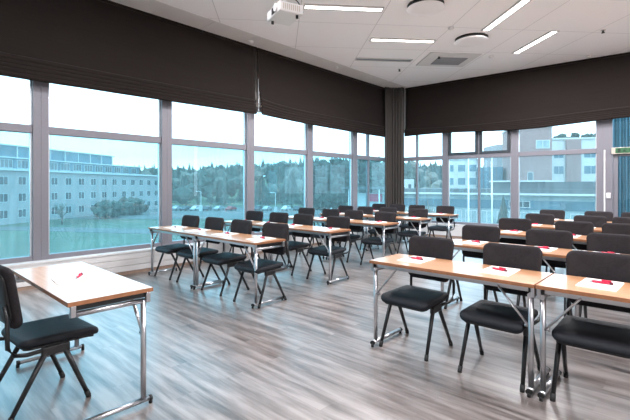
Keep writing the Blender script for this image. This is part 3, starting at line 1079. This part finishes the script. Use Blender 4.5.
for u, Y, h, r, kd, lb in (
    (503, 36, 7.2, 1.15, 'c', 'green conifer just outside the far window, right of the flagpoles'),
    (108, 100, 4.0, 3.4, 'b', 'round bush-like tree in front of the pale long building, left one'),
    (130, 112, 4.0, 4.2, 'b', 'round bush-like tree in front of the pale long building, right one'),
    (62, 84, 5.0, 2.2, 'n', 'leafless tree in front of the pale long building'),
    (186, 140, 5.5, 2, 'n', 'leafless roadside tree, leftmost behind the parked cars'),
    (198, 142, 6.0, 2, 'n', 'leafless roadside tree, second from the left behind the parked cars'),
    (211, 141, 5.2, 2, 'n', 'leafless roadside tree, third from the left behind the parked cars'),
    (224, 143, 5.8, 2, 'n', 'leafless roadside tree, rightmost behind the parked cars'),
    (262, 150, 12, 3.6, 'c', 'tall dark conifer left of the street lamp'),
    (292, 150, 14, 3.8, 'c', 'tall dark conifer right of the street lamp'),
    (322, 110, 14.5, 4.6, 'b', 'broad green tree in the window left of the corner'),
    (338, 112, 15.5, 4.4, 'b', 'broad green tree filling the right side of the same window'),
    (362, 96, 14.5, 3.6, 'b', 'broad green tree beside the corner curtain'),
    (374, 100, 13.5, 3.4, 'b', 'green tree directly left of the corner curtain'),
    (434, 42, 7.0, 1.6, 'n', 'leafless tree outside the far window right of the corner curtain'),
    (560, 130, 25.0, 4.5, 'b', 'leafy tree crown rising behind the white office roof, left one'),
    (574, 132, 25.6, 4.0, 'b', 'leafy tree crown rising behind the white office roof, middle one'),
    (590, 128, 24.6, 5.0, 'b', 'leafy tree crown rising behind the white office roof, right one')):
    tree(ux(u, Y), Y, h, r, kd, lb)

# buildings: A and B are the two front corners in plan (metres right, metres ahead)
def building(name, A, B, dep, z1, wall, label, z0=GZ, cat='building'):
    a, b_ = E(*A), E(*B)
    L = (b_ - a).length
    rz = math.atan2(b_.y - a.y, b_.x - a.x)
    root = empty(name, (a.x, a.y, 0), rz)
    tag(root, label, cat)
    MB().box(0, L, 0, dep, z0, z1).build('wall', wall, root)
    return root, L
def win(root, x0, x1, z0, z1, y=0.0, fm='whitewall', gm='extglass', bars=1):
    f = MB()
    t = 0.09
    f.box(x0, x1, y - 0.06, y, z0, z0 + t).box(x0, x1, y - 0.06, y, z1 - t, z1).box(x0, x0 + t, y - 0.06, y, z0 + t, z1 - t).box(x1 - t, x1, y - 0.06, y, z0 + t, z1 - t)
    for k in range(1, bars + 1):
        xx = x0 + (x1 - x0) * k / (bars + 1)
        f.box(xx - 0.04, xx + 0.04, y - 0.06, y, z0 + t, z1 - t)
    fo_ = f.build('window', M[fm], root)
    MB().box(x0 + t, x1 - t, y - 0.03, y - 0.01, z0 + t, z1 - t).build('pane', M[gm], fo_)

# long pale building on the left
lb, L = building('office_building', (-66, 68), (-53.5, 142), 14, 4.6, M['render'], 'long pale three-storey building beyond the lawn at the left')
MB().box(-0.4, L + 0.4, -0.5, 14.5, 4.6, 5.05).build('parapet', M['whitewall'], lb)
MB().box(0, L - 8, 3.0, 13, 5.05, 7.4).build('setback_storey', M['bluepanel'], lb)
MB().box(-0.5, L - 7, 2.4, 13.4, 7.4, 7.65).build('roof_edge', M['whitewall'], lb)
MB().box(0, L * 0.74, 4.5, 12, 7.65, 10.2).build('penthouse', M['bluepanel'], lb)
MB().box(-0.4, L * 0.74 + 0.6, 4.0, 12.5, 10.2, 10.45).build('roof', M['whitewall'], lb)
for i in range(13):
    MB().box(i * L * 0.74 / 12 - 0.12, i * L * 0.74 / 12 + 0.12, 4.35, 4.5, 7.65, 10.2).build('mullion', M['whitewall'], lb)
for fl, (z0, z1) in enumerate(((-5.3, -3.5), (-1.9, -0.1), (1.6, 3.4))):
    for i in range(17):
        x0 = 1.6 + i * 4.35
        if x0 + 2.2 < L: win(lb, x0, x0 + 2.0, z0, z1)
for i in range(16):
    x0 = 1.2 + i * 4.1
    if x0 + 3.0 < L - 8: win(lb, x0, x0 + 3.0, 5.3, 7.1, y=3.0, bars=2)

# low flat-roofed building in front of the far windows
lw, L = building('low_building', (ux(395, 66), 66), (ux(680, 44), 44), 16, 0.2, M['palepanel'], 'low flat-roofed building with pale glazed walls beyond the far windows')
MB().box(-0.6, L + 0.6, -1.2, 17, 0.2, 0.45).build('gutter_edge', M['whitewall'], lw)
MB().box(-0.4, L * 1.0 + 0.4, -1.0, 16.8, 0.45, 1.0).build('fascia', M['roofgrey'], lw)
MB().box(L * 0.42, L + 0.4, 1.5, 15, 1.0, 1.95).build('upper_roof', M['roofgrey'], lw)
MB().box(L * 0.42 - 0.2, L * 0.62, 1.2, 15.2, 1.95, 2.15).build('roof_edge', M['whitewall'], lw)
for i in range(16):
    x0 = 0.6 + i * L / 16
    win(lw, x0, x0 + L / 16 - 0.5, -5.6, -2.0, bars=1, gm='palepanel')
MB().box(0, L, -0.1, 0.0, -1.7, -0.5).build('sign_band', M['bluepanel'], lw)
for i in range(2):
    x0 = L * (0.50 + 0.28 * i)
    win(lw, x0, x0 + 2.6, -0.55 - 0.9, -0.55, y=-0.1, gm='extglass', bars=2)

# brick tower and white office wing
tw, L = building('brick_tower', (ux(510, 80), 80), (ux(552, 78), 78), 9, 12.6, M['brick'], 'pink brick tower behind the low flat roof')
MB().box(-0.15, L + 0.15, -0.15, 9.15, 12.6, 12.9).build('coping', M['whitewall'], tw)
win(tw, L * 0.62, L * 0.95, 8.6, 10.2, bars=1, gm='palepanel')
win(tw, L * 0.42, L * 0.56, 1.9, 4.1, bars=0)
ow, L = building('white_office', (ux(552, 88), 88), (ux(640, 84), 84), 12, 11.3, M['whitewall'], 'white office wing with ribbon windows right of the brick tower')
MB().box(-0.2, L + 0.2, -0.3, 12.3, 11.3, 11.65).build('roof_edge', M['whitewall'], ow)
MB().box(2.6, 5.4, -0.5, 0.2, GZ, 11.3).build('brick_pier', M['brick'], ow)
for z0, z1 in ((7.3, 9.0), (3.9, 5.7), (0.5, 2.3)):
    for x0 in (0.3, 6.0, 9.0, 12.0, 15.0):
        win(ow, x0, x0 + (2.0 if x0 < 1 else 2.7), z0, z1, gm='bluepanel', bars=1)

wp, L = building('white_building', (ux(444, 95), 95), (ux(476, 92), 92), 10, 7.4, M['whitewall'], 'white building with square windows, left of the dark glass block')
for z0 in (4.6, 1.6):
    for x0 in (0.5, 3.0, 5.4):
        win(wp, x0, x0 + 1.7, z0, z0 + 1.7, gm='bluepanel', bars=0)
MB().box(-0.2, L + 0.2, -0.2, 10.2, 7.4, 7.6).build('coping', M['whitewall'], wp)
gb, L = building('glass_building', (ux(477, 86), 86), (ux(503, 84), 84), 8, 5.3, M['bluepanel'], 'dark blue glass block between the white building and the tower')
for i in range(5):
    MB().box(i * L / 4 - 0.06, i * L / 4 + 0.06, -0.1, 0, GZ, 5.3).build('mullion', M['roofgrey'], gb)
pb, L = building('pale_building', (ux(497, 100), 100), (ux(516, 100), 100), 8, 11.5, M['render'], 'pale block rising behind the dark glass block')
for z0 in (8.4, 5.2):
    win(pb, 1.2, 3.4, z0, z0 + 1.8, bars=1)
hs, L = building('small_house', (ux(406, 120), 120), (ux(414, 120), 120), 5, 3.4, M['whitewall'], 'tiny white house seen right of the corner curtain')
win(hs, 0.6, 1.6, 0.6, 2.0, bars=0)

# timber fence and kiosk with a red board
fr_, L = building('timber_fence', (ux(404, 52), 52), (ux(446, 47), 47), 0.12, -1.6, M['timber'], 'pale timber fence below the low roof, right of the corner curtain', cat='fence')
for i in range(9):
    MB().box(i * L / 8 - 0.07, i * L / 8 + 0.07, -0.1, 0, GZ, -1.5).build('post', M['timber'], fr_)
win(fr_, L * 0.12, L * 0.35, -3.0, -1.8, y=-0.1, bars=0)
ks, L = building('kiosk', (ux(352, 72), 72), (ux(384, 68), 68), 6, 0.2, M['whitewall'], 'white kiosk under a canopy seen left of the corner curtain', cat='kiosk')
MB().box(-1.2, L + 0.6, -1.6, 6.4, 0.85, 1.2).build('canopy', M['roofgrey'], ks)
for xx in (0.2, L - 0.2):
    MB().tube([(xx, -1.2, GZ), (xx, -1.2, 0.85)], 0.12, 8).build('post', M['polewhite'], ks)
MB().box(L * 0.52, L * 0.95, -0.25, -0.05, -1.2, 0.1).build('red_board', M['signred'], ks)
win(ks, 0.5, 2.4, -4.6, -2.6, bars=1)

# flagpoles and street lamps
def flagpole(u, Y, zt, label):
    root = empty('flagpole', E(ux(u, Y), Y, GZ))
    tag(root, label, 'flagpole', 'white flagpoles')
    h = zt - GZ
    MB().tube([(0, 0, 0), (0, 0, h)], 0.10, 10, r2=0.05).build('pole', M['polewhite'], root)
    MB().lathe([(0, h), (0.09, h + 0.02), (0.09, h + 0.1), (0, h + 0.14)], 12).build('finial', M['polewhite'], root)
    MB().lathe([(0, 0), (0.3, 0), (0.3, 0.2), (0, 0.2)], 14).build('base', M['whitewall'], root)
flagpole(468.5, 38, 4.3, 'white flagpole outside the far window, the left one of two')
flagpole(492, 38, 4.3, 'white flagpole outside the far window, the right one of two')
def lamp(u, Y, zt, label):
    root = empty('street_lamp', E(ux(u, Y), Y, GZ), TH)
    tag(root, label, 'street lamp', 'street lamps')
    h = zt - GZ
    MB().tube([(0, 0, 0), (0, 0, h)], 0.09, 8, r2=0.06).build('pole', M['polewhite'], root)
    MB().tube([(0, 0, h), (-0.4, 0, h + 0.1), (-0.8, 0, h + 0.12)], 0.05, 8).build('arm', M['polewhite'], root)
    MB().box(-1.6, -0.7, -0.16, 0.16, h + 0.05, h + 0.24).build('lamp_head', M['polewhite'], root)
    MB().box(-0.45, 0.45, -0.3, 0.3, 0, 1.9).build('cabinet', M['whitewall'], root)
lamp(275.5, 118, -0.6, 'white street lamp in the parking lot, in the window right of the blinds gap')
lamp(201, 128, -0.4, 'white street lamp in front of the pale woodland')

# parked cars
def make_car():
    root = empty('car')
    b = MB()
    prof = [(-2.1, 0.35), (-2.15, 0.75), (-1.25, 0.92), (-0.6, 1.42), (0.9, 1.45), (1.7, 0.98), (2.12, 0.85), (2.15, 0.35)]
    v0 = [b.bm.verts.new((x, -0.85 + (0.14 if z > 1.2 else 0), z)) for x, z in prof]
    v1 = [b.bm.verts.new((x, 0.85 - (0.14 if z > 1.2 else 0), z)) for x, z in prof]
    b.bm.faces.new(v0); b.bm.faces.new(v1[::-1])
    n = len(prof)
    for k in range(n):
        b.bm.faces.new([v0[k], v1[k], v1[(k + 1) % n], v0[(k + 1) % n]])
    b.build('body', M['polewhite'], root, bevel=0.05)
    b = MB()
    for s in (-1, 1):
        b.box(-0.95, 1.25, s * 0.80 - 0.03, s * 0.80 + 0.03, 0.98, 1.32)
    b.build('side_window', M['extglass'], root)
    for x in (-1.35, 1.35):
        for s in (-1, 1):
            MB().tube([(x, s * 0.70, 0.32), (x, s * 0.88, 0.32)], 0.32, 14).build('wheel', M['rubber'], root)
    return root
car0 = make_car()
paints = [pmat('paint_white', (0.7, 0.7, 0.7), 0.25), pmat('paint_dark', (0.04, 0.05, 0.07), 0.25), pmat('paint_silver', (0.4, 0.42, 0.45), 0.25, 0.4), pmat('paint_red', (0.35, 0.03, 0.03), 0.25)]
pn_ = ['white', 'dark', 'silver', 'red']
spots = [(176, 2), (186, 1), (196, 0), (207, 1), (219, 2), (231, 3), (258, 1), (267, 2), (286, 0), (297, 1), (331, 0), (340, 1)]
seen = {}
NTH = ['leftmost', 'second', 'third', 'fourth', 'fifth']
for i, (u, pc) in enumerate(spots):
    c = car0 if i == 0 else copy_tree(car0)
    Y = 132 - (i % 2) * 1.5
    c.location = E(ux(u, Y), Y, GZ + 0.06)
    c.rotation_euler = (0, 0, TH + R(70 if i % 3 else 82))
    body = [q for q in c.children if q.name.startswith('body')][0]
    body.data = body.data.copy()
    body.data.materials[0] = paints[pc]
    k = seen.get(pc, 0); seen[pc] = k + 1
    tot = sum(1 for s in spots if s[1] == pc)
    tag(c, ('the only red parked car in the parking lot' if tot == 1 else '%s %s car parked in the lot, counting from the left' % (NTH[k] + ('' if k else ' '), pn_[pc])).replace('  ', ' '), 'car', 'parked cars')

# glazed porch wing just outside the door
pw, L = building('porch_wing', (ux(612.5, 13), 13), (ux(628.5, 13), 13), 0.3, 5.5, M['bluepanel'], 'narrow blue glazed wing right outside the glass door', cat='building')
for i in range(6):
    MB().box(i * L / 5 - 0.015, i * L / 5 + 0.015, -0.05, 0, GZ, 5.5).build('mullion', M['roofgrey'] if i % 2 else M['frame'], pw)
